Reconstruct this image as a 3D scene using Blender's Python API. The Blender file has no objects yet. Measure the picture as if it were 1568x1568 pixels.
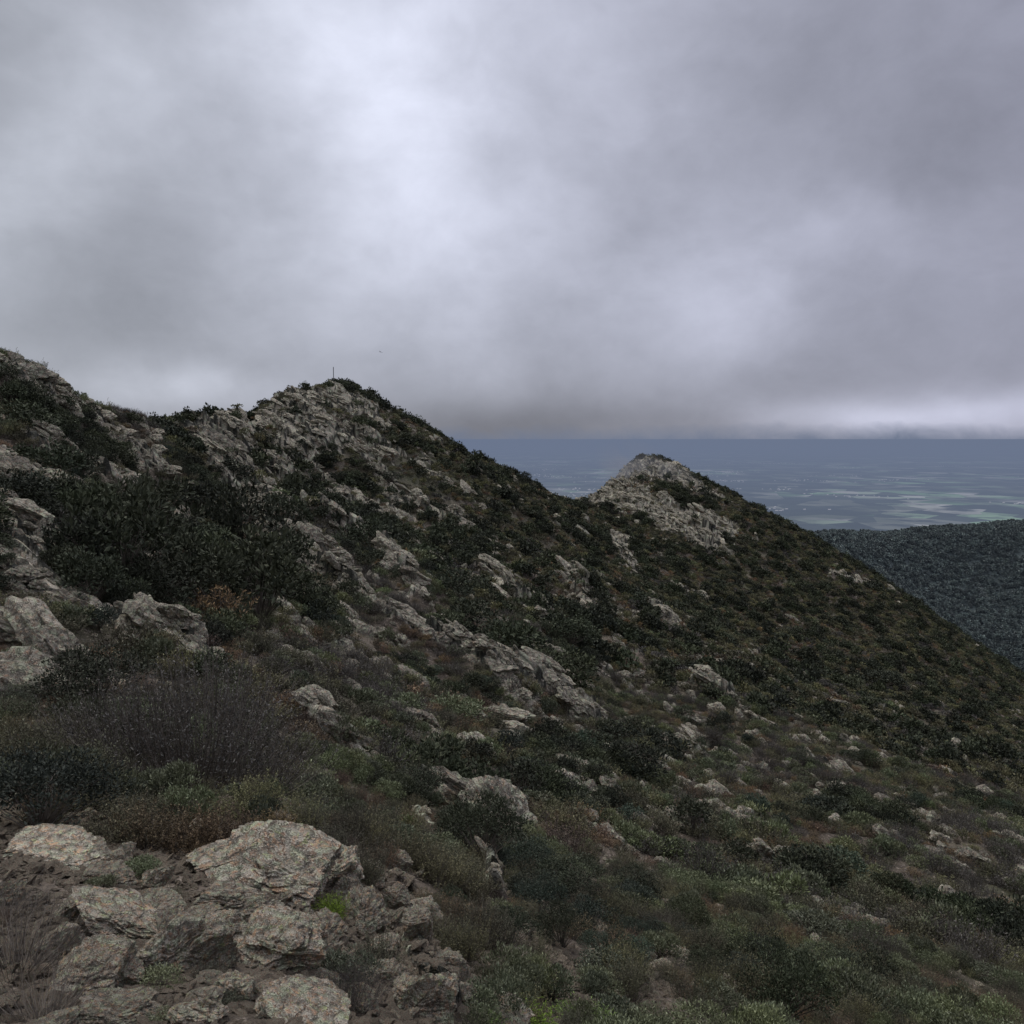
import bpy, math, numpy as np, random
from mathutils import Vector, noise as mnoise
rng=np.random.default_rng(7); random.seed(7)
scene=bpy.context.scene
F=1358.0; PITCH=math.atan(112/F); CP,SP=math.cos(PITCH),math.sin(PITCH)
YB=3.0
def unproj(px,py,d):
    dx=px-784; u=784-py
    y=CP*F+SP*u; z=-SP*F+CP*u
    k=d/y
    return dx*k,d,z*k
def dir_ae(px,py):
    x,y,z=unproj(px,py,1.0)
    return math.atan2(x,y), math.atan2(z,math.hypot(x,y))
# ---------------------------------------------------------------- noise
def _h(xi,yi,seed):
    h=(xi.astype(np.int64)*374761393+yi.astype(np.int64)*668265263+seed*974634777)&0xffffffff
    h=((h^(h>>13))*1274126177)&0xffffffff
    h=((h^(h>>16))*2246822519)&0xffffffff
    return ((h^(h>>15))&0xffffff)/float(0x1000000)
def pn(x,y,seed=0):
    x0=np.floor(x);y0=np.floor(y);fx=x-x0;fy=y-y0
    ux=fx*fx*fx*(fx*(fx*6-15)+10);uy=fy*fy*fy*(fy*(fy*6-15)+10)
    def g(i,j):
        a=_h(x0+i,y0+j,seed)*2*math.pi
        return np.cos(a)*(fx-i)+np.sin(a)*(fy-j)
    a=g(0,0)*(1-ux)+g(1,0)*ux; b=g(0,1)*(1-ux)+g(1,1)*ux
    return (a*(1-uy)+b*uy)*1.5
def fbm(x,y,seed=0,o=4):
    s=0;a=1.0;t=0
    for i in range(o):
        s=s+a*pn(x,y,seed+i*17);t+=a;a*=.5;x=x*2.03+11.3;y=y*2.03+5.7
    return s/t*1.3
def cells(x,y,seed):
    """blocky noise: per-cell height + tilt"""
    x0=np.floor(x);y0=np.floor(y)
    best=np.full(x.shape,9.);sec=np.full(x.shape,9.);hv=np.zeros(x.shape)
    for i in(-1,0,1):
        for j in(-1,0,1):
            cx=x0+i;cy=y0+j
            qx=cx+_h(cx,cy,seed);qy=cy+_h(cx,cy,seed+1)
            dx=x-qx;dy=y-qy;d=dx*dx+dy*dy
            v=_h(cx,cy,seed+2)+dx*(_h(cx,cy,seed+3)-.5)*1.4+dy*(_h(cx,cy,seed+4)-.5)*1.4
            m=d<best
            sec=np.where(m,best,np.minimum(sec,d))
            hv=np.where(m,v,hv);best=np.where(m,d,best)
    return hv,np.sqrt(sec)-np.sqrt(best)
def ss(a,b,x):
    t=np.clip((x-a)/(b-a),0,1);return t*t*(3-2*t)
# ---------------------------------------------------------------- terrain control points (x,y,z)
ridge=[(-700,330,34),(-300,430,42),(0,530,50),(40,554,52),(100,600,55),(205,640,60),(228,664,70),(310,674,84),(375,678,100),(395,660,110),(432,637,118),(465,615,122),
 (500,591,125),(540,596,127),(575,626,130),(640,662,135),(690,691,140),(740,712,148),(800,752,156),(835,770,163),(885,778,172),(922,752,180),(955,722,187),
 (975,706,189),(1000,704,191),(1045,723,195),(1088,751,198),(1150,781,200),(1250,835,205),(1330,886,208),(1400,933,210),(1470,979,212),(1568,1047,215),(1900,1260,222),(2400,1600,230)]
inner=[(100,1560,3.3),(400,1560,3.4),(700,1560,4.6),(1000,1560,6.5),(1300,1560,9.5),(1568,1560,13),
 (0,1300,5.6),(300,1320,6.0),(500,1320,6.5),(600,1400,6.2),
 (0,1130,10.5),(250,1170,10.5),(450,1250,9.5),(0,900,19),(150,940,20),(280,1010,19),(-300,1000,14),
 (0,700,34),(60,780,27),(180,760,40),(250,750,52),(340,735,66),(400,900,32),(500,880,45),(550,930,42),(600,990,38),(700,1000,42),(780,1060,39),(890,1130,38),
 (420,1050,20),(560,1100,23),(600,1200,17),(700,1300,13.5),(760,1180,24),(900,1300,17),(1000,1220,27),(1100,1300,23),(1300,1300,30),(1568,1300,38),
 (1000,1110,50),(1200,1120,62),(1400,1120,85),(1568,1170,80),(430,740,92),(560,745,98),(700,800,96),(600,850,64),(850,860,105),(1000,820,150),(1000,950,85),(1200,950,128),(1300,1010,118),(820,960,66),(1800,1450,30),(2000,1568,34),(-300,1400,4.5),(-600,1200,7)]
C=[]
for p in ridge:
    x,y,z=unproj(*p); C.append((x,y,z))
    for k,sl in((1.12,.35),(1.45,.5),(2.2,.6)):
        C.append((x*(1+(k-1)*.8),y*k,z-sl*(k-1)*y))
    C.append((x/y*1500,1500,-640))
for p in inner: C.append(unproj(*p))
C+= [(0,0,-1.62),(-1.5,0,-1.2),(2,0,-2.7),(0,-2,-1.5),(-2,-2,-1.0),(2,-2,-2.6),(5,0,-4.8),(-5,0,.2)]
C=np.array(C,float)
KS=1.6
def feat(x,y):
    Y=np.maximum(y+YB,.3); return x/Y*KS,np.log(Y)
cs,ct=feat(C[:,0],C[:,1]); cv=C[:,2]/np.maximum(C[:,1]+YB,.3)
def tps(r2): return .5*r2*np.log(r2+1e-12)
n=len(C)
A=np.zeros((n+3,n+3))
r2=(cs[:,None]-cs)**2+(ct[:,None]-ct)**2
A[:n,:n]=tps(r2)+np.eye(n)*4e-5
P=np.stack([np.ones(n),cs,ct],1);A[:n,n:]=P;A[n:,:n]=P.T
W=np.linalg.solve(A,np.concatenate([cv,np.zeros(3)]))
def hbase(x,y):
    s,t=feat(x,y);out=W[n]+W[n+1]*s+W[n+2]*t
    for i in range(n):
        out=out+W[i]*tps((s-cs[i])**2+(t-ct[i])**2)
    return out*np.maximum(y+YB,.3)
_ys=np.exp(np.linspace(math.log(1.5),math.log(420),3000))
def place(px,py):
    x,y,z=unproj(px,py,_ys)
    hb=hbase(x,y)
    i=np.nonzero(z<hb)[0]
    i=i[0] if len(i) else np.argmin(z-hb)
    return x[i],y[i]
ribs=[([(330,690),(400,790),(470,860),(560,940),(620,985)],40,1.2),([(620,985),(700,1010),(760,1050),(860,1090),(900,1125)],34,1.25),
 ([(430,740),(520,760),(610,790)],28,.95),([(10,800),(30,870),(120,930),(200,955),(290,1000)],38,1.1),([(0,960),(90,1010),(130,1040)],32,1.05),([(0,1040),(60,1070)],26,.85),
 ([(740,870),(800,930)],26,1.),([(925,752),(1000,790),(1090,830)],34,1.15),([(1040,905),(1095,920)],16,.95),([(470,1100),(560,1180),(690,1225),(780,1290),(800,1310)],14,1.05),
 ([(390,670),(450,640),(510,608),(560,630)],42,1.05),([(420,700),(520,665),(580,690)],36,.9),([(0,560),(60,600),(150,650),(240,735)],32,1.),([(870,890),(910,950)],17,.95),([(940,820),(975,880)],17,.95),([(560,690),(620,770),(700,800)],22,.92),
 ([(1070,1065),(1125,1095)],14,.95),([(350,700),(440,710),(500,670)],28,.95),([(590,860),(640,920)],18,.9),([(620,1370),(650,1500),(690,1560)],22,.9),([(640,1250),(740,1330),(760,1400)],11,.9),
 ([(1130,1300),(1200,1340)],11,.85),([(1060,1240),(1110,1260)],10,.85),([(1040,1150),(1080,1170)],11,.9),([(400,800),(430,780)],18,.85),([(1000,940),(1030,960)],15,.95),([(1270,880),(1340,900)],10,.7),
 ([(905,772),(950,735),(990,714),(1060,737)],44,1.2),([(945,770),(1030,785),(1100,805)],36,1.1),([(60,700),(130,720),(200,760)],24,.85),([(20,730),(60,760)],22,.85),([(240,850),(260,900)],20,.85),([(650,720),(720,760)],14,.85),([(480,800),(560,830)],20,.95),([(520,900),(600,960)],22,.85)]
segs=[]
for pts,w,st in ribs:
    q=[place(*p) for p in pts]
    for a,b in zip(q[:-1],q[1:]):
        segs.append((a,b,w*1.25/F*math.hypot((a[0]+b[0])/2,(a[1]+b[1])/2),st))
def height(x,y,full=False):
    x=np.asarray(x,float);y=np.asarray(y,float)
    z=hbase(x,y);Y=np.maximum(y,0)+1.5
    near=np.clip(Y/60,0,1);far=np.clip(1-(Y-260)/200,0,1)
    m=np.zeros_like(x)
    for a,b,w,st in segs:
        dx,dy=b[0]-a[0],b[1]-a[1];L=dx*dx+dy*dy+1e-9
        t=np.clip(((x-a[0])*dx+(y-a[1])*dy)/L,0,1)
        d2=(x-a[0]-t*dx)**2+(y-a[1]-t*dy)**2
        m=np.maximum(m,st*np.exp(-d2/(w*w)))
    n1=fbm(x/3.2+y*.05,y/1.6,3,4)
    n2=fbm(x/14,y/14,40,4)
    sp=fbm(x/4.2+3,y/1.6,71,4)
    n3=fbm(x/1.1,y/.6,77,2)
    rock=ss(.42,.60,m*.84+n1*.5+n3*.12)
    thr=.305+.09*ss(.1,.35,x/np.maximum(Y,1))
    rock=np.maximum(rock,ss(0,.13,sp*.8+n2*.28+n3*.1-thr)*.9*np.clip(Y/25,0.35,1))
    rock=rock*np.clip(far+.2,0,1)
    z=z+n2*1.6*near*far*np.clip(1.6-Y/130,.35,1)+fbm(x/4,y/4,90,3)*.35*np.clip(Y/30,.15,1)*far + m*near*1.3*np.clip((115-Y)/45,0,1)
    z=z+fbm(x/60,y/60,200,4)*np.clip((Y-260)/300,0,1)*30
    wx=x+fbm(x/2,y/2,300,2)*.4;wy=y+fbm(x/2,y/2,310,2)*.4
    c1,e1=cells(wx/3.0,wy/1.9,500); c2,e2=cells(wx/1.2,wy/.8,520)
    ph=(wx*.42+wy*.9)/1.25+c1*1.3; s1=ph-np.floor(ph)
    ph2=(wx*.36+wy*.93)/.42+c2*1.7; s2=ph2-np.floor(ph2)
    k=np.clip(Y/70,.22,1)
    crag=(c1-.45)*1.1*k+(c2-.5)*.45*np.clip(Y/50,.25,1)+(1-s1-.5)*.55*k+(1-s2-.5)*.22*np.clip(Y/40,.3,1)
    z=z+rock*crag*far
    if full: return z,rock,np.minimum(np.minimum(e1*2,e2),np.minimum(s1*1.2,s2*.9)+.02)
    return z
# ---------------------------------------------------------------- mesh helpers
def mk(name,V,Fc,mats=(),attr=None,smooth=False,matidx=None):
    me=bpy.data.meshes.new(name);V=np.asarray(V,np.float32);Fc=np.asarray(Fc,np.int32)
    k=Fc.shape[1]
    me.vertices.add(len(V));me.vertices.foreach_set("co",V.ravel())
    me.loops.add(Fc.size);me.loops.foreach_set("vertex_index",Fc.ravel())
    me.polygons.add(len(Fc));me.polygons.foreach_set("loop_start",np.arange(len(Fc),dtype=np.int32)*k)
    me.update(calc_edges=True)
    for m in mats: me.materials.append(m)
    if matidx is not None: me.polygons.foreach_set("material_index",np.asarray(matidx,np.int32))
    me.polygons.foreach_set("use_smooth",np.full(len(Fc),smooth))
    if attr:
        for nm,a in attr.items():
            at=me.attributes.new(nm,'FLOAT','POINT');at.data.foreach_set("value",np.asarray(a,np.float32))
    me.validate()
    return bpy.data.objects.new(name,me)
def link(o): scene.collection.objects.link(o); return o
# ---------------------------------------------------------------- materials
class NT:
    def __init__(s,nt): s.nt=nt;s.N=nt.nodes;s.L=nt.links
    def new(s,t,**kw):
        nd=s.N.new(t)
        for k,v in kw.items(): setattr(nd,k,v)
        return nd
    def put(s,sock,v):
        if isinstance(v,bpy.types.NodeSocket): s.L.new(v,sock)
        else: sock.default_value=v
    def m(s,op,a,b=0.0,c=None,clamp=False):
        nd=s.new('ShaderNodeMath',operation=op,use_clamp=clamp);s.put(nd.inputs[0],a);s.put(nd.inputs[1],b)
        if c is not None: s.put(nd.inputs[2],c)
        return nd.outputs[0]
    def noise(s,vec,scale,detail=4,rough=.55,dist=0.):
        nd=s.new('ShaderNodeTexNoise');s.put(nd.inputs['Vector'],vec);nd.inputs['Scale'].default_value=scale
        nd.inputs['Detail'].default_value=detail;nd.inputs['Roughness'].default_value=rough;nd.inputs['Distortion'].default_value=dist
        return nd.outputs[0]
    def ramp(s,v,stops):
        nd=s.new('ShaderNodeValToRGB');s.put(nd.inputs[0],v);r=nd.color_ramp
        r.elements[0].position=stops[0][0];r.elements[0].color=(*stops[0][1],1)
        r.elements[1].position=stops[-1][0];r.elements[1].color=(*stops[-1][1],1)
        for p,c in stops[1:-1]:
            e=r.elements.new(p);e.color=(*c,1)
        return nd.outputs[0]
    def mix(s,f,a,b,bt='MIX'):
        nd=s.new('ShaderNodeMix',data_type='RGBA',blend_type=bt);s.put(nd.inputs[0],f)
        for i,v in((6,a),(7,b)):
            if isinstance(v,tuple) and len(v)==3: v=(*v,1)
            s.put(nd.inputs[i],v)
        return nd.outputs[2]
    def sep(s,v):
        nd=s.new('ShaderNodeSeparateXYZ');s.put(nd.inputs[0],v);return nd.outputs
    def comb(s,x,y,z):
        nd=s.new('ShaderNodeCombineXYZ');s.put(nd.inputs[0],x);s.put(nd.inputs[1],y);s.put(nd.inputs[2],z);return nd.outputs[0]
    def attr(s,nm): 
        nd=s.new('ShaderNodeAttribute');nd.attribute_name=nm;return nd.outputs['Fac']
def mat(name):
    m=bpy.data.materials.new(name);m.use_nodes=True;t=NT(m.node_tree);b=t.N['Principled BSDF'];b.inputs['Specular IOR Level'].default_value=.2
    b.inputs['Roughness'].default_value=.85
    return m,t,b
def rock_color(t,co,scale=1.0,warm=0.0):
    a=t.noise(co,1.1*scale,4,.6);b=t.noise(co,5*scale,4,.65);c=t.noise(co,19*scale,4,.7);d=t.noise(co,2.3*scale,5,.6,.5)
    col=t.ramp(a,[(.3,(.18,.158,.122)),(.45,(.30,.265,.205)),(.6,(.43,.385,.305)),(.75,(.32,.28,.215))])
    col=t.mix(t.m('MULTIPLY',t.m('SUBTRACT',b,.53-warm*.08),6,clamp=True),col,(.43,.265,.17))
    lich=t.m('MULTIPLY',t.m('SUBTRACT',d,.50),9,clamp=True)
    col=t.mix(t.m('MULTIPLY',lich,.75),col,(.43,.47,.31))
    spk=t.m('MULTIPLY',t.m('SUBTRACT',c,.53),9,clamp=True)
    col=t.mix(t.m('MULTIPLY',spk,.75),col,(.62,.61,.48))
    spd=t.m('MULTIPLY',t.m('SUBTRACT',.45,c),9,clamp=True)
    col=t.mix(t.m('MULTIPLY',spd,.85),col,(.07,.06,.045))
    return col,b,c
def rock_mat(name,scale,warm=0.,bump=.04,gain=1.,orange=0.):
    m,t,b=mat(name)
    tc=t.new('ShaderNodeTexCoord');oi=t.new('ShaderNodeObjectInfo')
    off=t.new('ShaderNodeVectorMath',operation='ADD');t.L.new(tc.outputs['Object'],off.inputs[0])
    rr=t.m('MULTIPLY',oi.outputs['Random'],37.);t.L.new(t.comb(rr,rr,rr),off.inputs[1])
    co=off.outputs[0]
    col,n1,n2=rock_color(t,co,scale,warm)
    if orange:
        og=t.noise(co,2.6*scale,4,.65,.8);col=t.mix(t.m('MULTIPLY',t.m('MULTIPLY',t.m('SUBTRACT',og,.56),12,clamp=True),orange),col,(.52,.33,.19))
        og2=t.noise(co,4*scale,4,.6,.3);col=t.mix(t.m('MULTIPLY',t.m('MULTIPLY',t.m('SUBTRACT',og2,.60),14,clamp=True),orange),col,(.46,.50,.24))
    g=t.m('MULTIPLY_ADD',oi.outputs['Random'],.5*gain,.7*gain)
    col=t.mix(1.,col,t.comb(g,g,g),'MULTIPLY')
    vo=t.new('ShaderNodeTexVoronoi',feature='DISTANCE_TO_EDGE');vo.inputs['Scale'].default_value=1.7*scale
    wv=t.new('ShaderNodeVectorMath',operation='ADD');t.L.new(co,wv.inputs[0]);t.L.new(t.comb(t.m('MULTIPLY',n1,.5),n2,t.m('MULTIPLY',n1,.8)),wv.inputs[1]);t.L.new(wv.outputs[0],vo.inputs['Vector'])
    crack=t.m('MULTIPLY',vo.outputs[0],14,clamp=True)
    col=t.mix(t.m('MULTIPLY',t.m('SUBTRACT',1.,crack),.75),col,(.035,.03,.025))
    t.put(b.inputs['Base Color'],col)
    hgt=t.m('ADD',t.m('MULTIPLY',n1,.9),t.m('ADD',t.m('MULTIPLY',n2,.55),t.m('MULTIPLY',crack,.45)))
    bp=t.new('ShaderNodeBump');bp.inputs['Strength'].default_value=1.;bp.inputs['Distance'].default_value=bump;t.L.new(hgt,bp.inputs['Height']);t.L.new(bp.outputs[0],b.inputs['Normal'])
    return m
GN=1.12
def leaf_mat(name,c1,c2,c3,gain=1.6):
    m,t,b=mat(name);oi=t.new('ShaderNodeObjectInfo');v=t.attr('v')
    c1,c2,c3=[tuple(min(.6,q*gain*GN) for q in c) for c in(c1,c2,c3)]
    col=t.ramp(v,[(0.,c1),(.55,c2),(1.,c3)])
    r2=t.m('FRACT',t.m('MULTIPLY',oi.outputs['Random'],7.31))
    hs=t.new('ShaderNodeHueSaturation');t.put(hs.inputs['Hue'],t.m('MULTIPLY_ADD',oi.outputs['Random'],.035,.465));t.put(hs.inputs['Saturation'],t.m('MULTIPLY_ADD',r2,.35,.70));t.put(hs.inputs['Value'],t.m('MULTIPLY_ADD',r2,.8,.6));t.L.new(col,hs.inputs['Color'])
    t.put(b.inputs['Base Color'],hs.outputs[0]);b.inputs['Roughness'].default_value=.65;b.inputs['Specular IOR Level'].default_value=.12
    return m
M_rock=rock_mat('lichen_rock',1.5,.6,.06,1.4,.8)
M_rockfar=rock_mat('grey_rock',1.4,.2,.08,.95,.25)
M_gravel=rock_mat('red_scree',3.,1.6,.03,.85)
M_bark,_t,_b=mat('bark');_c=_t.ramp(_t.attr('v'),[(0,(.055,.045,.036)),(1,(.18,.155,.125))]);_t.put(_b.inputs['Base Color'],_c)
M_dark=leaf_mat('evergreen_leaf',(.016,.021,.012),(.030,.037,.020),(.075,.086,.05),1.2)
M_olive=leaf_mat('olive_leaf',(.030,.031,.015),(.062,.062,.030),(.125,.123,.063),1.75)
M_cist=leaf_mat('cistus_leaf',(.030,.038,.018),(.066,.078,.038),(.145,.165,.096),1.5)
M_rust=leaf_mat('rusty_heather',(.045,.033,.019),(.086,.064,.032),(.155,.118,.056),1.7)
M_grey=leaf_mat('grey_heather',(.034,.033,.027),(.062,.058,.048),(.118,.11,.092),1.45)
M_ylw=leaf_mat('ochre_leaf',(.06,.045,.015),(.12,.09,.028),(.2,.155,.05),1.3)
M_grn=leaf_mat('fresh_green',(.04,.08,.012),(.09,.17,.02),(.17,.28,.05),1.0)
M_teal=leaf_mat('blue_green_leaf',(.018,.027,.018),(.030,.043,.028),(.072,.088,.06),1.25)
# terrain material
M_ter,t,b=mat('hillside_ground')
tc=t.new('ShaderNodeTexCoord');co=tc.outputs['Object'];rk=t.attr('rock');ed=t.attr('edge')
g1=t.noise(co,.12,5);g2=t.noise(co,1.3,5,.65);g3=t.noise(co,9,4,.7)
soil=t.ramp(g2,[(.3,(.045,.037,.027)),(.5,(.078,.062,.045)),(.68,(.135,.108,.083))])
soil=t.mix(t.m('MULTIPLY',t.m('SUBTRACT',g1,.45),5,clamp=True),soil,(.065,.066,.036))
soil=t.mix(t.m('MULTIPLY',t.m('SUBTRACT',g3,.56),8,clamp=True),soil,(.30,.25,.20))
rc,n1_,n2_=rock_color(t,co,1.1,.1)
rc=t.mix(1.,rc,t.comb(.88,.88,.88),'MULTIPLY')
rc=t.mix(t.m('MULTIPLY',t.m('SUBTRACT',.20,ed),7,clamp=True),rc,(.035,.035,.027))
rf=t.m('MULTIPLY',t.m('SUBTRACT',t.m('ADD',rk,t.m('MULTIPLY',t.m('SUBTRACT',g2,.5),.8)),.38),6,clamp=True)
t.put(b.inputs['Base Color'],t.mix(rf,soil,rc))
bp=t.new('ShaderNodeBump');bp.inputs['Strength'].default_value=1.;bp.inputs['Distance'].default_value=.12
t.L.new(t.m('ADD',n1_,t.m('MULTIPLY',g3,.5)),bp.inputs['Height']);t.L.new(bp.outputs[0],b.inputs['Normal'])
# ---------------------------------------------------------------- terrain mesh
sd=np.linspace(-.74,.74,1150)
s=np.concatenate([-(.74+np.linspace(.9,0,70,endpoint=False)**1.0),sd,.74+np.linspace(0,.9,71)[1:]])
Yr=np.concatenate([np.exp(np.linspace(math.log(.5),math.log(4.5),80,endpoint=False)),np.exp(np.linspace(math.log(4.5),math.log(265),1250,endpoint=False)),np.exp(np.linspace(math.log(265),math.log(1600),90))])
S,YY=np.meshgrid(s,Yr);X=S*YY;Yg=YY-YB
Z=np.empty_like(X);R=np.empty_like(X);E=np.empty_like(X)
for i in range(0,len(Yr),100):
    Z[i:i+100],R[i:i+100],E[i:i+100]=height(X[i:i+100],Yg[i:i+100],True)
nr,nc=X.shape
idx=np.arange(nr*nc).reshape(nr,nc)
Fq=np.stack([idx[:-1,:-1],idx[:-1,1:],idx[1:,1:],idx[1:,:-1]],-1).reshape(-1,4)
ter=link(mk('mountain_terrain',np.stack([X,Yg,Z],-1).reshape(-1,3),Fq,[M_ter],{'rock':R.ravel(),'edge':E.ravel()},smooth=False))
# ---------------------------------------------------------------- rock sources
def ico(sub):
    bpy.ops.mesh.primitive_ico_sphere_add(subdivisions=sub,radius=1);o=bpy.context.object;me=o.data
    V=np.empty(len(me.vertices)*3);me.vertices.foreach_get('co',V);Fc=np.empty(len(me.polygons)*3,np.int32);me.polygons.foreach_get('vertices',Fc)
    bpy.data.objects.remove(o);bpy.data.meshes.remove(me)
    return V.reshape(-1,3),Fc.reshape(-1,3)
ICO={k:ico(k) for k in(3,4,6)}
def rockmesh(name,sub,seed,m,flat=(1,.8,.6),rough=.10,npl=17,lo=.48):
    r=np.random.default_rng(seed);V,Fc=ICO[sub];V=V.copy()
    for i in range(npl):
        nn=r.normal(size=3);nn/=np.linalg.norm(nn);o=r.uniform(lo,.85)
        ov=np.maximum(0,V@nn-o);V-=nn*ov[:,None]
    V*=np.array(flat)*1.3
    off=Vector((seed*3.1,seed*1.7,seed*.9))
    st=r.normal(size=3)*.2+np.array([0,0,1.]);st/=np.linalg.norm(st)
    out=V.copy()
    ln=np.linalg.norm(V,axis=1)
    for i in range(len(V)):
        p=Vector(V[i]);q=p*1.6+off
        a=mnoise.noise(q);b=mnoise.noise(q*3.1);c=mnoise.noise(q*7.) if sub>3 else 0
        d=mnoise.noise(q*16.) if sub>4 else 0
        u=float(V[i]@st)*8+a*1.6;fl=math.floor(u);fr=u-fl
        cr=-max(0,1-abs(fr-.5)*7)*.8
        hs=math.sin(fl*12.9898+seed)*43758.5453;hs=(hs-math.floor(hs)-.5)*1.9
        vc=mnoise.voronoi(q*1.3)[0];cr2=-max(0,1-(vc[1]-vc[0])*7)*.9
        k=a*1.1+b*.6+c*.36+d*.25+cr+cr2+hs
        out[i]=V[i]*(1+rough*k/max(ln[i],.3))
    return mk(name,out,Fc,[m],smooth=False)
# ---------------------------------------------------------------- shrub sources
def quads_leaf(P,D,ln,wd,r):
    n=len(P);rd=r.normal(size=(n,3));w=np.cross(D,rd);w/=np.linalg.norm(w,axis=1)[:,None]+1e-9
    ln=np.asarray(ln).reshape(-1,1)*np.ones((n,1));wd=np.asarray(wd).reshape(-1,1)*np.ones((n,1))
    nn=np.cross(D,w)
    V=np.stack([P,P+D*ln*.5+w*wd*.5+nn*ln*.08,P+D*ln,P+D*ln*.5-w*wd*.5+nn*ln*.08],1).reshape(-1,3)
    return V,np.arange(4*n).reshape(n,4)
def ribbons(Pth,w0,w1,r):
    n,k,_=Pth.shape;Vs=[];Fs=[];base=0
    for q in range(2):
        d=r.normal(size=(n,1,3));d/=np.linalg.norm(d,axis=2,keepdims=True)
        w=np.linspace(w0,w1,k)[None,:,None]
        a=Pth+d*w/2;b_=Pth-d*w/2
        V=np.stack([a,b_],2).reshape(-1,3)
        i=np.arange(n)[:,None]*k*2+np.arange(k-1)[None,:]*2
        Fc=np.stack([i,i+1,i+3,i+2],-1).reshape(-1,4)+base
        Vs.append(V);Fs.append(Fc);base+=len(V)
    return np.concatenate(Vs),np.concatenate(Fs)
def unit(v): return v/(np.linalg.norm(v,axis=-1,keepdims=True)+1e-9)
def assemble(name,parts,mats):
    V=[];Fc=[];mi=[];at=[];b=0
    for (v,f,m,a) in parts:
        V.append(v);Fc.append(f+b);mi.append(np.full(len(f),m));at.append(a);b+=len(v)
    return mk(name,np.concatenate(V),np.concatenate(Fc),mats,{'v':np.concatenate(at)},matidx=np.concatenate(mi))
def lobed(name,seed,m,nl,nlobe,leaf,R=.55,H=.8,asp=.45,up=.4,twig=True):
    r=np.random.default_rng(seed)
    an=r.uniform(0,2*math.pi,nlobe);rr=R*np.sqrt(r.uniform(0,1,nlobe))*.85
    cz=H*(.22+.62*(1-(rr/R)**2)*r.uniform(.55,1.1,nlobe))
    Cn=np.stack([np.cos(an)*rr*r.uniform(.8,1.2,nlobe),np.sin(an)*rr,cz],1);lr=R*r.uniform(.2,.42,nlobe)
    li=r.integers(0,nlobe,nl);D=unit(r.normal(size=(nl,3))+np.array([0,0,.35]))
    rad=lr[li]*(r.uniform(.35,1.12,nl)**.6)
    P=Cn[li]+D*rad[:,None]*np.array([1,1,.85]);P[:,2]=np.maximum(P[:,2],.02)
    Dl=unit(D+r.normal(size=(nl,3))*.55+np.array([0,0,up]))
    sz=leaf*r.uniform(.6,1.4,nl)
    v,f=quads_leaf(P,Dl,sz,sz*asp,r)
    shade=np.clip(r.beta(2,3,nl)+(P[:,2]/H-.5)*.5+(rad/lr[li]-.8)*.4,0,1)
    parts=[(v,f,0,np.repeat(shade,4))]
    if twig:
        k=5;tt=np.linspace(0,1,k)[None,:,None];nt=nlobe*3
        tgt=Cn[np.arange(nt)%nlobe]+r.normal(size=(nt,3))*.06
        mid=tgt*np.array([.35,.35,.55])+r.normal(size=(nt,3))*.05
        Pth=2*tt*(1-tt)*mid[:,None]+tt**2*tgt[:,None]
        v,f=ribbons(Pth,.016,.004,r);parts.append((v,f,1,r.uniform(0,1,len(v))))
    return assemble(name,parts,[m,M_bark])
def twiggy(name,seed,m,nt,lpt,leaf,R=.5,H=.8,spread=.8,asp=.35,tw=.006,lstart=.4):
    r=np.random.default_rng(seed);k=5;tt=np.linspace(0,1,k)
    an=r.uniform(0,2*math.pi,nt);sp=np.sqrt(r.uniform(0,1,nt))*spread
    top=np.stack([np.cos(an)*sp*R,np.sin(an)*sp*R,H*(1-.45*sp**2)*r.uniform(.6,1.08,nt)],1)
    ncl=max(4,nt//14);cc=r.normal(size=(ncl,3))*np.array([R*.35,R*.35,.08]);top+=cc[r.integers(0,ncl,nt)]*.7
    b0=top*np.array([.3,.3,0])+r.normal(size=(nt,3))*np.array([.03,.03,0]);mid=(b0+top)*.5+np.stack([np.cos(an)*sp*R*.25,np.sin(an)*sp*R*.25,-H*.05*np.ones(nt)],1)
    T=tt[None,:,None];Pth=(1-T)**2*b0[:,None]+2*T*(1-T)*mid[:,None]+T**2*top[:,None]+r.normal(size=(nt,k,3))*.012*T
    v,f=ribbons(Pth,tw,tw*.35,r);parts=[(v,f,1,np.clip(r.uniform(0,1,len(v)),0,1))]
    if lpt:
        u=r.uniform(lstart,1,(nt,lpt));ii=np.minimum((u*(k-1)).astype(int),k-2);fr=u*(k-1)-ii
        ar=np.arange(nt)[:,None];A0=Pth[ar,ii];B0=Pth[ar,ii+1]
        P=(A0+(B0-A0)*fr[...,None]).reshape(-1,3);ax=unit(B0-A0).reshape(-1,3)
        n_=len(P);D=unit(ax*.8+unit(r.normal(size=(n_,3)))*.8);P=P+r.normal(size=(n_,3))*leaf*.25
        sz=leaf*r.uniform(.6,1.35,n_);v,f=quads_leaf(P,D,sz,sz*asp,r)
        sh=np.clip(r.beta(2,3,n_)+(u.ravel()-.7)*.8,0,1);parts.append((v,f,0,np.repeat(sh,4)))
    return assemble(name,parts,[m,M_bark])
def coll(name,objs):
    c=bpy.data.collections.new(name)
    for i,o in enumerate(objs):
        c.objects.link(o)
    return c
def reg(lst,dic,key,o,pre): dic.setdefault(key,[]).append(len(lst));o.name='%s_%03d'%(pre,len(lst));lst.append(o)
near=[];N={}
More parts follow.
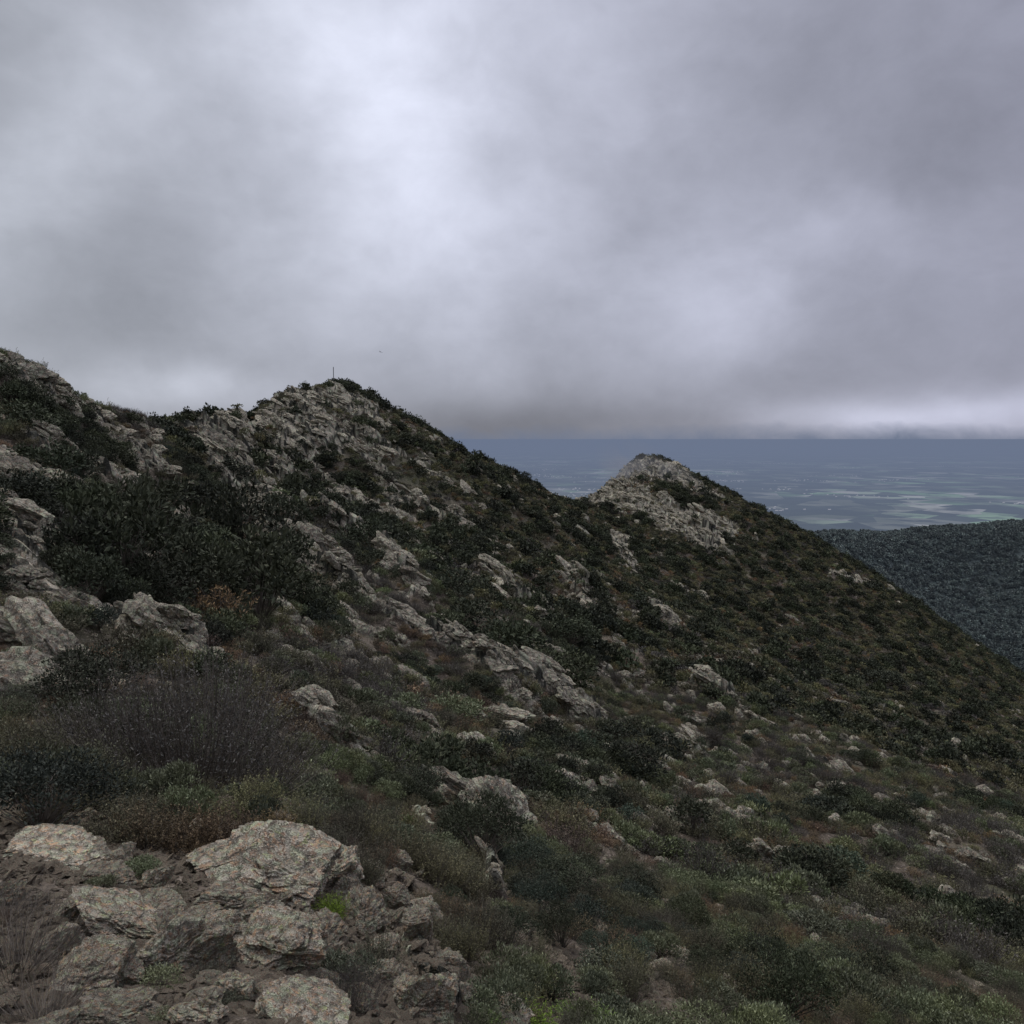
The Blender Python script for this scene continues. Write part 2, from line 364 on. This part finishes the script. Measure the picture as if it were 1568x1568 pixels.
for i in range(2):
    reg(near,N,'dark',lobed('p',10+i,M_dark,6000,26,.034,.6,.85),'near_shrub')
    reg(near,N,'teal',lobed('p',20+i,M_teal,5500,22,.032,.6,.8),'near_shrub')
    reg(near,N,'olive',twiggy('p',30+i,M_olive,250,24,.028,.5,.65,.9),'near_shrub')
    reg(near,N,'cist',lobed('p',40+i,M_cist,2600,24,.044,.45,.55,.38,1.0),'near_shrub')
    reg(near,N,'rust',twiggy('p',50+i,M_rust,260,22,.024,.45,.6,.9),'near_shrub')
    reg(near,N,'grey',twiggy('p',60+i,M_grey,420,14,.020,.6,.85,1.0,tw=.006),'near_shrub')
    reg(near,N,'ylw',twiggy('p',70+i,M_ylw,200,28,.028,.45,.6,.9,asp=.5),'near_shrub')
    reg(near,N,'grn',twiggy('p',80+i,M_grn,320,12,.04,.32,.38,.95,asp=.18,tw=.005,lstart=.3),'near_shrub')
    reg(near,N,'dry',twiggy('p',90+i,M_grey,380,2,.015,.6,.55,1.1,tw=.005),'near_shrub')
mid=[];Mi={}
for i in range(2):
    reg(mid,Mi,'dark',lobed('p',110+i,M_dark,1500,20,.07,.6,.85),'mid_shrub')
    reg(mid,Mi,'teal',lobed('p',120+i,M_teal,1500,20,.065,.6,.8),'mid_shrub')
    reg(mid,Mi,'olive',twiggy('p',130+i,M_olive,80,16,.062,.5,.65,.9,tw=.01),'mid_shrub')
    reg(mid,Mi,'cist',lobed('p',140+i,M_cist,700,16,.072,.45,.55,.42,1.),'mid_shrub')
    reg(mid,Mi,'rust',twiggy('p',150+i,M_rust,80,14,.058,.45,.6,.9,tw=.01),'mid_shrub')
    reg(mid,Mi,'grey',twiggy('p',160+i,M_grey,140,8,.05,.55,.75,1.,tw=.014),'mid_shrub')
    reg(mid,Mi,'dry',twiggy('p',190+i,M_grey,120,2,.03,.6,.55,1.1,tw=.014),'mid_shrub')
C_near=coll('near_shrubs',near)
C_mid=coll('mid_shrubs',mid)
farl=[];Fi={}
for i in range(3):
    reg(farl,Fi,'dark',lobed('p',210+i,M_dark,300,12,.16,.6,.85,.6,twig=False),'far_shrub')
    reg(farl,Fi,'olive',lobed('p',230+i,M_olive,190,9,.16,.55,.65,.5,.8,twig=False),'far_shrub')
    reg(farl,Fi,'rust',lobed('p',250+i,M_rust,160,8,.15,.5,.55,.5,.9,twig=False),'far_shrub')
    reg(farl,Fi,'grey',lobed('p',260+i,M_grey,160,8,.15,.55,.6,.4,.9,twig=False),'far_shrub')
    reg(farl,Fi,'cist',lobed('p',240+i,M_cist,160,8,.15,.5,.5,.5,.9,twig=False),'far_shrub')
C_far=coll('far_shrubs',farl)
C_rk=coll('rock_sources_far',[rockmesh('rock_%03d'%i,4 if i<4 else 3,300+i,M_rockfar,(1.3,.8,.42),.15) for i in range(7)])
C_rn=coll('rock_sources_near',[rockmesh('stone_%03d'%i,6 if i<3 else 4,330+i,M_rock,(1.2,.85,.5),.10) for i in range(5)])
C_gr=coll('gravel_sources',[rockmesh('pebble_%03d'%i,3,350+i,M_gravel,(1.2,.8,.35),.1) for i in range(4)])
# ---------------------------------------------------------------- instancer
def scatter(name,P,rot,scl,ix,col):
    me=bpy.data.meshes.new(name);P=np.asarray(P,np.float32);me.vertices.add(len(P));me.vertices.foreach_set('co',P.ravel())
    a=me.attributes.new('rot','FLOAT_VECTOR','POINT');a.data.foreach_set('vector',np.asarray(rot,np.float32).ravel())
    a=me.attributes.new('scl','FLOAT_VECTOR','POINT');a.data.foreach_set('vector',np.asarray(scl,np.float32).ravel())
    a=me.attributes.new('ix','INT','POINT');a.data.foreach_set('value',np.asarray(ix,np.int32))
    o=link(bpy.data.objects.new(name,me))
    g=bpy.data.node_groups.new(name+'_gn','GeometryNodeTree');g.interface.new_socket('Geometry',in_out='INPUT',socket_type='NodeSocketGeometry');g.interface.new_socket('Geometry',in_out='OUTPUT',socket_type='NodeSocketGeometry')
    gi=g.nodes.new('NodeGroupInput');go=g.nodes.new('NodeGroupOutput');ip=g.nodes.new('GeometryNodeInstanceOnPoints')
    ci=g.nodes.new('GeometryNodeCollectionInfo');ci.inputs[0].default_value=col;ci.inputs['Separate Children'].default_value=True;ci.inputs['Reset Children'].default_value=True
    def na(nm,dt):
        nd=g.nodes.new('GeometryNodeInputNamedAttribute');nd.data_type=dt;nd.inputs[0].default_value=nm;return nd.outputs[0]
    er=g.nodes.new('FunctionNodeEulerToRotation');g.links.new(na('rot','FLOAT_VECTOR'),er.inputs[0])
    g.links.new(gi.outputs[0],ip.inputs['Points']);g.links.new(ci.outputs[0],ip.inputs['Instance']);ip.inputs['Pick Instance'].default_value=True
    g.links.new(na('ix','INT'),ip.inputs['Instance Index']);g.links.new(er.outputs[0],ip.inputs['Rotation']);g.links.new(na('scl','FLOAT_VECTOR'),ip.inputs['Scale'])
    g.links.new(ip.outputs[0],go.inputs[0])
    md=o.modifiers.new('scatter','NODES');md.node_group=g
    return o
def sample(y0,y1,dens,smax=.85):
    k=int(dens*smax*((y1+1)**2-(y0+1)**2))
    y=np.sqrt(rng.uniform((y0+1)**2,(y1+1)**2,k))-1;x=rng.uniform(-smax,smax,k)*(y+1)
    return x,y
def pick(dic,keys): return np.array([random.choice(dic[k]) for k in keys])
def place_shrubs(name,x,y,dic,col,kinds,smin,smax,hs=1.,rkf=1.,ds=1.35):
    z,rk,_=height(x,y,True)
    keep=rng.uniform(size=len(x))>rk*rkf-.03
    x,y,z=x[keep],y[keep],z[keep];k=len(x)
    q=fbm(x/9,y/9,600,3)+rng.normal(size=k)*.18-.18*ss(.05,.3,x/(y+1))-.5*(1-ss(5,8,y));q2=fbm(x/3,y/3,650,2)+rng.normal(size=k)*.24
    keys=[]
    for a,b in zip(q,q2):
        keys.append(kinds(a,b))
    sz=rng.uniform(smin,smax,k)*np.where([kk=='dark' for kk in keys],ds,1.)*(.75+.6*np.clip(q2+.3,0,1))*np.clip(y/8,.5,1)
    sc=np.stack([sz*rng.uniform(.85,1.2,k),sz*rng.uniform(.85,1.2,k),sz*rng.uniform(.7,1.25,k)*hs],1)
    rot=np.stack([rng.normal(size=k)*.1,.12+rng.normal(size=k)*.1,rng.uniform(0,6.28,k)],1)
    return scatter(name,np.stack([x,y,z-.04*sz],1),rot,sc,pick(dic,keys),col)
def kfar(a,b):
    if a>.42: return 'dark'
    if b>.48: return 'cist' if a>0 else 'dark'
    if b<-.38: return 'rust'
    if a<-.5: return 'grey'
    return 'olive' if a<.20 else ('dark' if b>0 else 'olive')
def kmid(a,b):
    if a>.36: return 'dark'
    if a>.30: return 'teal' if b>0 else 'cist'
    if b>.34: return 'cist'
    if b<-.26: return 'rust'
    if a<-.32: return 'grey' if b>-.1 else 'dry'
    return 'olive'
def knear(a,b):
    if a>.50: return 'teal'
    if a>.38: return 'dark'
    if b>.22: return 'cist'
    if b<-.28: return 'rust'
    if b<-.23 : return 'dry'
    if a<-.6 : return 'grey'
    return 'olive'
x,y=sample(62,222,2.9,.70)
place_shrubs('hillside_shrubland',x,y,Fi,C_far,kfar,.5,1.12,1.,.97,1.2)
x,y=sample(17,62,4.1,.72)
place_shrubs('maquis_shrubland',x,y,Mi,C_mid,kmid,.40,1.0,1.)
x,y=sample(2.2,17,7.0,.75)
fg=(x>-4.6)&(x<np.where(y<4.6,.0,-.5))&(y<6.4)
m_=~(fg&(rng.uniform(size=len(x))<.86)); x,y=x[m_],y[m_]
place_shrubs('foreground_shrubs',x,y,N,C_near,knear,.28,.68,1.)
hero=[(290,1215,'grey',300,.95),(200,1190,'grey',220,.9),(380,1230,'grey',200,.8),(330,1150,'grey',220,.9),(60,1270,'teal',190,.9),(130,1230,'olive',160,.9),(20,1200,'olive',160,.9),(150,1100,'dark',170,.8),
 (230,1300,'ylw',130,.9),(290,1305,'ylw',120,.9),(350,1300,'ylw',110,.9),(410,1290,'ylw',100,.8),(170,1290,'olive',120,.8),(505,1400,'grn',90,1.),(215,1340,'cist',80,.7),(530,1500,'cist',110,.8),(570,1480,'olive',100,.8),(155,1360,'cist',60,.7),
 (240,1500,'cist',80,.6),(320,1490,'olive',60,.6),(20,1480,'dry',200,.8),(60,1560,'dry',180,.6),(0,1400,'dry',130,.7),(800,1565,'grn',160,.6),(890,1568,'grn',170,.6),(730,1568,'grn',120,.6),
 (850,1310,'rust',150,.8),(880,1260,'ylw',90,.7),(600,1290,'rust',90,.7),(920,1500,'cist',120,.7),(1240,1430,'cist',120,.6),(610,1100,'cist',120,.6),(700,1100,'cist',130,.6),
 (260,1370,'olive',50,.6),(350,1530,'cist',50,.6),(480,1560,'olive',70,.6),(240,1560,'cist',60,.6)]
hm=[(190,890,'dark',150,1.3),(240,860,'dark',120,1.2),(400,950,'dark',160,1.3),(370,860,'dark',120,1.3),(430,900,'dark',110,1.2),(430,840,'dark',80,1.1),(720,960,'dark',100,.9),(790,1030,'dark',120,1.),(860,1030,'dark',110,.9),(680,960,'dark',80,.8),
 (560,840,'dark',80,1.),(560,880,'dark',60,.8),(360,760,'dark',60,.8),(70,760,'dark',100,.9),(30,660,'dark',90,.8),(970,1190,'dark',100,.9),(1010,1160,'dark',80,.8),(940,1150,'dark',70,.7),(300,800,'dark',90,1.1),(110,850,'grey',110,1.),(330,950,'rust',120,.9),
 (440,980,'rust',90,.8),(620,1070,'rust',100,.6),(700,1090,'rust',90,.8),(640,870,'cist',70,.6),(805,752,'dark',26,1.4),(345,672,'dark',30,.8),(325,672,'dark',20,.8),(540,740,'dark',40,.8),(400,700,'dark',50,.6),
 (1290,1060,'dark',60,.6),(1060,1320,'dark',90,.7),(1280,1260,'dark',80,.7),(1350,1050,'dark',60,.6),(290,960,'rust',80,.8),(520,740,'dark',30,.8),(600,745,'dark',35,.6),(150,830,'dark',110,1.2),(280,900,'dark',110,1.1),(340,880,'dark',100,1.1),(180,700,'dark',50,.8),(530,800,'dark',60,.8),(870,1000,'dark',80,.8),(1010,870,'dark',30,.7),
 (120,870,'dark',100,1.1),(320,930,'dark',110,1.1),(700,930,'dark',80,.9),(760,1000,'dark',90,.9),(50,620,'dark',60,.7),(130,640,'dark',40,.8),(200,655,'dark',40,.8),(640,670,'dark',22,.8),(720,706,'dark',22,.8)]
def heroes(name,lst,dic,col):
    P=[];Rr=[];Sc=[];K=[]
    for px,py,k,w,hf in lst:
        x,y=place(px,py);z=float(height(np.array([x]),np.array([y]))[0]);d=math.sqrt(x*x+y*y+z*z)
        sc=w/F*d/1.15
        P.append((x,y,z-.05*sc));Rr.append((random.gauss(0,.06),random.gauss(.05,.06),random.uniform(0,6.3)));Sc.append((sc,sc,sc*hf));K.append(k)
    scatter(name,P,Rr,Sc,pick(dic,K),col)
heroes('heather_bushes',hero,N,C_near); heroes('evergreen_bushes',hm,{**Mi,'ylw':Mi['rust']},C_mid)
# ---------------------------------------------------------------- rocks
def place_rocks(name,x,y,thr,smin,smax,col,ncol,sink=.35,persp=False):
    z,rk,_=height(x,y,True);keep=rk>thr+rng.uniform(size=len(x))*.3;x,y,z=x[keep],y[keep],z[keep];k=len(x)
    sz=smin+(smax-smin)*rng.uniform(0,1,k)**2.5
    if persp: sz=sz*np.clip(y/12,.3,1)
    rot=np.stack([.38+rng.normal(size=k)*.28,.5+rng.normal(size=k)*.22,-.1+rng.normal(size=k)*.4],1)
    sc=np.stack([sz*rng.uniform(.8,1.6,k),sz*rng.uniform(.6,1.2,k),sz*rng.uniform(.7,1.3,k)],1)
    return scatter(name,np.stack([x,y,z-sink*sz*.3],1),rot,sc,rng.integers(0,ncol,k),col)
x,y=sample(60,222,2.2,.70);place_rocks('hillside_outcrop',x,y,.38,.18,.78,C_rk,7)
x,y=sample(13,60,9.,.72);place_rocks('rock_rib',x,y,.36,.10,.60,C_rk,7)
x,y=sample(3,14,14,.75);place_rocks('weathered_stones',x,y,.30,.05,.22,C_rn,5,persp=True)
x,y=sample(1.5,20,12,.75);z=height(x,y);k=len(x);sz=.02+.10*rng.uniform(0,1,k)**3
scatter('loose_stones',np.stack([x,y,z+sz*.3],1),rng.normal(size=(k,3))*.5,np.stack([sz,sz,sz],1),rng.integers(0,5,k),C_rn)
x,y=sample(18,100,1.6,.72);q=fbm(x/7,y/4,870,3)+rng.normal(size=len(x))*.2>.02;x,y=x[q],y[q];z=height(x,y);k=len(x);sz=.14+.42*rng.uniform(0,1,k)**3
scatter('slope_stones',np.stack([x,y,z+.25*sz],1),np.stack([.4+rng.normal(size=k)*.3,.5+rng.normal(size=k)*.3,rng.normal(size=k)*.4],1),np.stack([sz,sz,sz*1.5],1),rng.integers(0,7,k),C_rk)
k=24000;x=rng.uniform(-4.2,1.5,k);y=rng.uniform(2.0,8,k);q=fbm(x/1.2,y/1.2,800,3);kk=q+rng.uniform(-.2,.2,k)>-.25;x,y=x[kk],y[kk];k=len(x);z=height(x,y);sz=.012+.04*rng.uniform(0,1,k)**2
scatter('red_scree_gravel',np.stack([x,y,z+.005],1),np.stack([rng.normal(size=k)*.4,rng.normal(size=k)*.4,rng.uniform(0,6.3,k)],1),np.stack([sz,sz,sz],1),rng.integers(0,4,k),C_gr)
bould=[(430,1370,170,80,3),(360,1340,120,45,5),(495,1350,90,65,6),(410,1470,110,85,7),(450,1455,60,90,8),(165,1430,130,50,8),(250,1475,100,80,9),(310,1470,80,80,2),(140,1510,100,80,10),(185,1500,50,50,4),(340,1400,110,50,11),(170,1568,90,40,12),(455,1568,120,40,13),
 (60,1318,110,18,15),(110,1322,70,18,20),(155,1352,60,28,15),(655,1560,80,90,16),(560,1420,60,90,17),(600,1400,50,50,18),(340,1440,60,60,19),(760,1568,80,28,20),(545,1545,50,35,21),(640,1470,50,50,22),(110,1400,60,35,23),(500,1430,50,50,24),(530,1380,50,60,25),(385,1410,60,45,26),(290,1410,60,30,27),(230,1400,70,30,28),(680,1500,50,50,29),(80,1450,60,35,30),(210,1540,45,25,31),(400,1520,40,20,32),(590,1500,45,35,33),
 (580,1460,50,45,34),(620,1530,45,40,35),(700,1550,50,45,36),(520,1480,45,30,37),(570,1360,45,50,38),(610,1340,40,35,39),(650,1420,40,40,40)]
P=[];Rr=[];Sc=[];K=[]
src=[rockmesh('boulder_%03d'%i,6,400+i,M_rock,(1.1,.95,.75),.08,12,.42) for i in range(7)]
C_b=coll('boulder_sources',src)
for px,py,w,h,sd_ in bould:
    x,y=place(px,py);z=float(height(np.array([x]),np.array([y]))[0]);d=math.sqrt(x*x+y*y+z*z)
    sx=w/F*d/2*.98;sz=h/F*d/2*.95
    r_=random.Random(sd_)
    P.append((x,y+sx*.4,z+sz*.2));Rr.append((r_.gauss(.1,.15),r_.gauss(.12,.15),r_.gauss(0,.5)));Sc.append((sx,sx*.9,sz*1.25));K.append(sd_%7)
scatter('lichen_boulders',P,Rr,Sc,K,C_b)
# ---------------------------------------------------------------- far hill
gx=np.linspace(-50,1100,420);gy=np.linspace(330,1150,300);GX,GY=np.meshgrid(gx,gy)
def hill(x,y):
    top=-76+ (x-330)*.012+fbm(x/120,y*0+3,900,3)*7
    top=np.where(x<170,top-(170-x)*.12,top)
    yr=720+fbm(x/200,y*0,910,2)*40
    z=top-.50*np.abs(y-yr)**1.0*ss(0,60,np.abs(y-yr))
    z=z+fbm(x/70+y/300,y/260,920,4)*16*ss(0,90,np.abs(y-yr))+fbm(x/25,y/25,930,3)*2.5
    return z
HZ=hill(GX,GY);idx=np.arange(GX.size).reshape(GX.shape);Fq=np.stack([idx[:-1,:-1],idx[:-1,1:],idx[1:,1:],idx[1:,:-1]],-1).reshape(-1,4)
M_hill,t,b=mat('hazed_hill_ground');tc=t.new('ShaderNodeTexCoord');t.put(b.inputs['Base Color'],t.ramp(t.noise(tc.outputs['Object'],.06,6,.65),[(.35,(.05,.062,.06)),(.6,(.07,.085,.078)),(.75,(.2,.21,.19))]))  # bluish aerial haze mixed into the ground colours
link(mk('distant_hill',np.stack([GX,GY,HZ],-1).reshape(-1,3),Fq,[M_hill],smooth=True))
k=56000;x=rng.uniform(60,600,k);y=rng.uniform(430,760,k);kk=fbm(x/18,y/18,950,3)+rng.normal(size=k)*.35<.6;x,y=x[kk],y[kk];k=len(x);z=hill(x,y);sz=rng.uniform(1.4,4.8,k)
GN=1.
M_ft=leaf_mat('hazed_forest_leaf',(.040,.050,.050),(.075,.092,.085),(.145,.165,.145),1.6)  # leaf greens shifted to blue to paint in the distance haze
C_ft=coll('forest_sources',[lobed('tree_crown_%03d'%i,700+i,M_ft,120,9,.24,.6,.95,.7,twig=False) for i in range(3)])
scatter('distant_forest',np.stack([x,y,z-.3],1),np.stack([0*x,0*x,rng.uniform(0,6.3,k)],1),np.stack([sz,sz,sz],1),rng.integers(0,3,k),C_ft)
# ---------------------------------------------------------------- plain
HAZE=(.145,.180,.265)
M_pl,t,b=mat('farmland_plain');tc=t.new('ShaderNodeTexCoord');co=tc.outputs['Object']
mp=t.new('ShaderNodeMapping');mp.inputs['Rotation'].default_value=(0,0,.35);mp.inputs['Scale'].default_value=(.0030,.0022,1);t.L.new(co,mp.inputs[0])
vo=t.new('ShaderNodeTexVoronoi');vo.inputs['Scale'].default_value=1.;t.L.new(mp.outputs[0],vo.inputs['Vector']);vo.inputs['Randomness'].default_value=.8
vc=t.sep(vo.outputs['Color'])
big=t.noise(co,.00033,4,.55);sm=t.noise(co,.003,5,.6)
col=t.ramp(vc[0],[(0,(.022,.034,.03)),(.5,(.035,.050,.042)),(.8,(.08,.095,.07)),(1.,(.16,.17,.14))])
fm=t.m('MULTIPLY',t.m('GREATER_THAN',vc[1],.52),t.m('MULTIPLY',t.m('SUBTRACT',big,.48),9,clamp=True))
fcol=t.ramp(vc[2],[(0,(.14,.26,.13)),(.45,(.24,.36,.21)),(.75,(.38,.38,.32)),(1.,(.55,.53,.49))])
col=t.mix(fm,col,fcol)
col=t.mix(t.m('MULTIPLY',t.m('SUBTRACT',sm,.48),6,clamp=True),col,(.018,.028,.028))
t.put(b.inputs['Base Color'],col)
G=120000
link(mk('plain',[(-G,-20000,-600),(G,-20000,-600),(G,90000,-600),(-G,90000,-600)],[(0,1,2,3)],[M_pl]))
M_h,t,b=mat('house_walls');b.inputs['Base Color'].default_value=(.75,.71,.65,1)
V=[];Fc=[]
for c in range(40):
    cy=rng.uniform(7500,22000);cx=cy*rng.uniform(.0,.62)
    for j in range(int(rng.integers(6,30))):
        hx=cx+rng.normal()*220;hy=cy+rng.normal()*170;w=rng.uniform(5,13);l=rng.uniform(8,20);h=rng.uniform(4,7);b0=len(V)
        V+=[(hx-w,hy-l/2,-600),(hx+w,hy-l/2,-600),(hx+w,hy+l/2,-600),(hx-w,hy+l/2,-600),(hx-w,hy-l/2,-600+h),(hx+w,hy-l/2,-600+h),(hx+w,hy+l/2,-600+h),(hx-w,hy+l/2,-600+h),(hx-w,hy,-597+h),(hx+w,hy,-597+h)]
        Fc+=[tuple(b0+i for i in q) for q in((0,1,5,4),(1,2,6,5),(2,3,7,6),(3,0,4,7),(4,5,9,8),(7,8,9,6))]
link(mk('village_houses',V,Fc,[M_h]))
# ---------------------------------------------------------------- valley haze (volume over the plain; haze light put in as emission, not scattered)
def volmat(name,sig,col):
    m=bpy.data.materials.new(name);m.use_nodes=True;t=NT(m.node_tree);t.N.remove(t.N['Principled BSDF'])
    ab=t.new('ShaderNodeVolumeAbsorption');ab.inputs[0].default_value=(0,0,0,1);ab.inputs['Density'].default_value=sig
    em=t.new('ShaderNodeEmission');em.inputs[0].default_value=(*col,1);em.inputs[1].default_value=sig
    ad=t.new('ShaderNodeAddShader');t.L.new(ab.outputs[0],ad.inputs[0]);t.L.new(em.outputs[0],ad.inputs[1]);t.L.new(ad.outputs[0],t.N['Material Output'].inputs['Volume'])
    return m,t,ab,em
def boxo(name,x0,x1,y0,y1,z0,z1,m):
    V=[(x0,y0,z0),(x1,y0,z0),(x1,y1,z0),(x0,y1,z0),(x0,y0,z1),(x1,y0,z1),(x1,y1,z1),(x0,y1,z1)]
    return link(mk(name,V,[(0,3,2,1),(4,5,6,7),(0,1,5,4),(1,2,6,5),(2,3,7,6),(3,0,4,7)],[m]))
mv,_,_,_=volmat('valley_haze',1.1e-4,HAZE)
boxo('valley_haze',-110000,110000,420,89000,-599,-25,mv)
mw,t,ab,em=volmat('mist',.05,(.20,.205,.24))  # mist brightness is added emission, stands in for scattered light
tc=t.new('ShaderNodeTexCoord');co=tc.outputs['Object']
ln=t.new('ShaderNodeVectorMath',operation='LENGTH');t.L.new(co,ln.inputs[0])
fall=t.m('MULTIPLY',t.m('SUBTRACT',1.,ln.outputs['Value']),1.6,clamp=True)
nz=t.noise(co,1.7,3,.6,.4);dn=t.m('MULTIPLY',t.m('MULTIPLY',fall,t.m('MULTIPLY',t.m('SUBTRACT',nz,.40),5,clamp=True)),.15)
t.put(ab.inputs['Density'],dn);t.put(em.inputs[1],dn)
V,Fc=ICO[3]
o=link(mk('mist_wisp',V,Fc,[mw]));o.location=unproj(1000,740,178);o.scale=(14,6,7);o.rotation_euler=(0,.55,0)
# ---------------------------------------------------------------- summit pole, bird
x,y,_z=unproj(511,596,124);z=float(height(np.array([x]),np.array([y]))[0])
bpy.ops.mesh.primitive_cylinder_add(radius=.05,depth=2.6,location=(x,y,z+1.3),vertices=8);pole=bpy.context.object;pole.name='summit_pole'
mm,t,b=mat('weathered_metal');b.inputs['Base Color'].default_value=(.12,.12,.12,1);pole.data.materials.append(mm)
bx,by,bz=unproj(583,539,110)
bv=[(0,-.22,0),(.05,-.1,.0),(-.05,-.1,0),(0,-.05,.05),(0,.3,0),(.1,.42,0),(-.1,.42,0),(.35,.0,.1),(.75,.1,.02),(.3,.14,.08),(-.35,0,.1),(-.75,.1,.02),(-.3,.14,.08),(0,0,-.06)]
bf=[(0,1,3),(0,3,2),(1,4,3),(2,3,4),(4,5,6),(1,7,9),(7,8,9),(1,9,4),(2,12,10),(10,12,11),(2,4,12),(0,13,1),(0,2,13),(1,13,4),(2,4,13)]
mb,t,b=mat('bird_feathers');b.inputs['Base Color'].default_value=(.02,.02,.02,1)
o=link(mk('bird',bv,bf,[mb]));o.location=(bx,by,bz);o.rotation_euler=(0,.3,.8);o.scale=(.5,.5,.5)
# ---------------------------------------------------------------- sky
SUN_EL=math.radians(60);SUN_AZ=math.radians(-35)
w=bpy.data.worlds.new('World');scene.world=w;w.use_nodes=True;t=NT(w.node_tree)
bg=t.N['Background'];sky=t.new('ShaderNodeTexSky');sky.sky_type='NISHITA';sky.sun_disc=False;sky.sun_elevation=SUN_EL;sky.sun_rotation=SUN_AZ
t.L.new(sky.outputs[0],bg.inputs[0]);bg.inputs[1].default_value=.08
tc=t.new('ShaderNodeTexCoord');d=tc.outputs['Generated']
mp=t.new('ShaderNodeMapping');mp.inputs['Scale'].default_value=(1,1,1.4);t.L.new(d,mp.inputs[0]);dm=mp.outputs[0]
wn=t.new('ShaderNodeTexNoise');wn.inputs['Scale'].default_value=3.4;wn.inputs['Detail'].default_value=4;wn.inputs['Roughness'].default_value=.55;t.L.new(dm,wn.inputs['Vector'])
wc=t.sep(wn.outputs['Color'])
xyz=t.sep(d)
az=t.m('ARCTAN2',xyz[0],xyz[1]);el=t.m('ARCSINE',xyz[2])
azw=t.m('MULTIPLY_ADD',wc[0],.30,t.m('SUBTRACT',az,.15));elw=t.m('MULTIPLY_ADD',t.m('MULTIPLY',t.m('SUBTRACT',wc[1],.5),.24),t.m('MULTIPLY_ADD',el,3.0,.15,clamp=True),el)
vec=t.comb(azw,elw,0.)
blobs=[(630,190,260,250,.38),(490,-10,180,120,.20),(120,130,130,120,.17),(0,310,110,110,.20),(230,430,140,110,-.07),(310,585,130,42,.20),(660,400,240,140,.11),(1130,470,150,90,.20),(1300,380,150,40,.09),
 (850,650,280,45,-.15),(560,640,200,50,-.07),(1490,628,240,26,.24),(1380,170,260,190,-.06),(1250,565,220,40,-.05),(900,130,200,180,.06),(1540,500,150,80,-.03)]
L=.36
for px,py,sx,sy,am in blobs:
    a0,e0=dir_ae(px,py);ix,iy=F/sx,F/sy
    v1=t.new('ShaderNodeVectorMath',operation='MULTIPLY_ADD');t.L.new(vec,v1.inputs[0]);v1.inputs[1].default_value=(ix,iy,0);v1.inputs[2].default_value=(-a0*ix,-e0*iy,0)
    v2=t.new('ShaderNodeVectorMath',operation='DOT_PRODUCT');t.L.new(v1.outputs[0],v2.inputs[0]);t.L.new(v1.outputs[0],v2.inputs[1])
    L=t.m('MULTIPLY_ADD',t.m('POWER',.36788,v2.outputs['Value']),am,L)
f1=t.noise(dm,5.5,6,.58,.25)
f2=t.noise(dm,18,4,.6,.3)
L=t.m('MULTIPLY',L,t.m('ADD',t.m('MULTIPLY_ADD',f1,.56,.61),t.m('MULTIPLY',f2,.22)))
zen=t.m('MULTIPLY',t.m('SUBTRACT',el,.55),1.5,clamp=True)
L=t.m('MAXIMUM',t.m('MULTIPLY_ADD',zen,1.25,L),.10)
tint=t.mix(t.m('MULTIPLY_ADD',az,.9,.5,clamp=True),(.94,.99,1.12),(.94,.965,1.21))
cl=t.mix(1.,tint,t.comb(L,L,L),'MULTIPLY')
hzf=t.m('MULTIPLY',t.m('SUBTRACT',t.m('MULTIPLY_ADD',f2,.034,-.001),el),45,clamp=True)
cl=t.mix(hzf,cl,HAZE)
bg2=t.new('ShaderNodeBackground');t.L.new(cl,bg2.inputs[0])
mx=t.new('ShaderNodeMixShader');mx.inputs[0].default_value=.97;t.L.new(bg.outputs[0],mx.inputs[1]);t.L.new(bg2.outputs[0],mx.inputs[2]);t.L.new(mx.outputs[0],t.N['World Output'].inputs[0])
sl=bpy.data.lights.new('sun','SUN');sl.energy=1.5;sl.angle=math.radians(14);sl.color=(1,.94,.86);so=link(bpy.data.objects.new('sun',sl))
sd=Vector((math.sin(SUN_AZ)*math.cos(SUN_EL),math.cos(SUN_AZ)*math.cos(SUN_EL),math.sin(SUN_EL)));so.rotation_euler=sd.to_track_quat('Z','Y').to_euler()
cam=bpy.data.cameras.new('camera');cam.sensor_width=36;cam.lens=36*F/1568;cam.clip_end=200000;cam.clip_start=.05
c=link(bpy.data.objects.new('camera',cam));c.rotation_euler=(math.pi/2-PITCH,0,0);scene.camera=c
scene.view_settings.view_transform='Standard';scene.view_settings.look='None';scene.view_settings.exposure=0
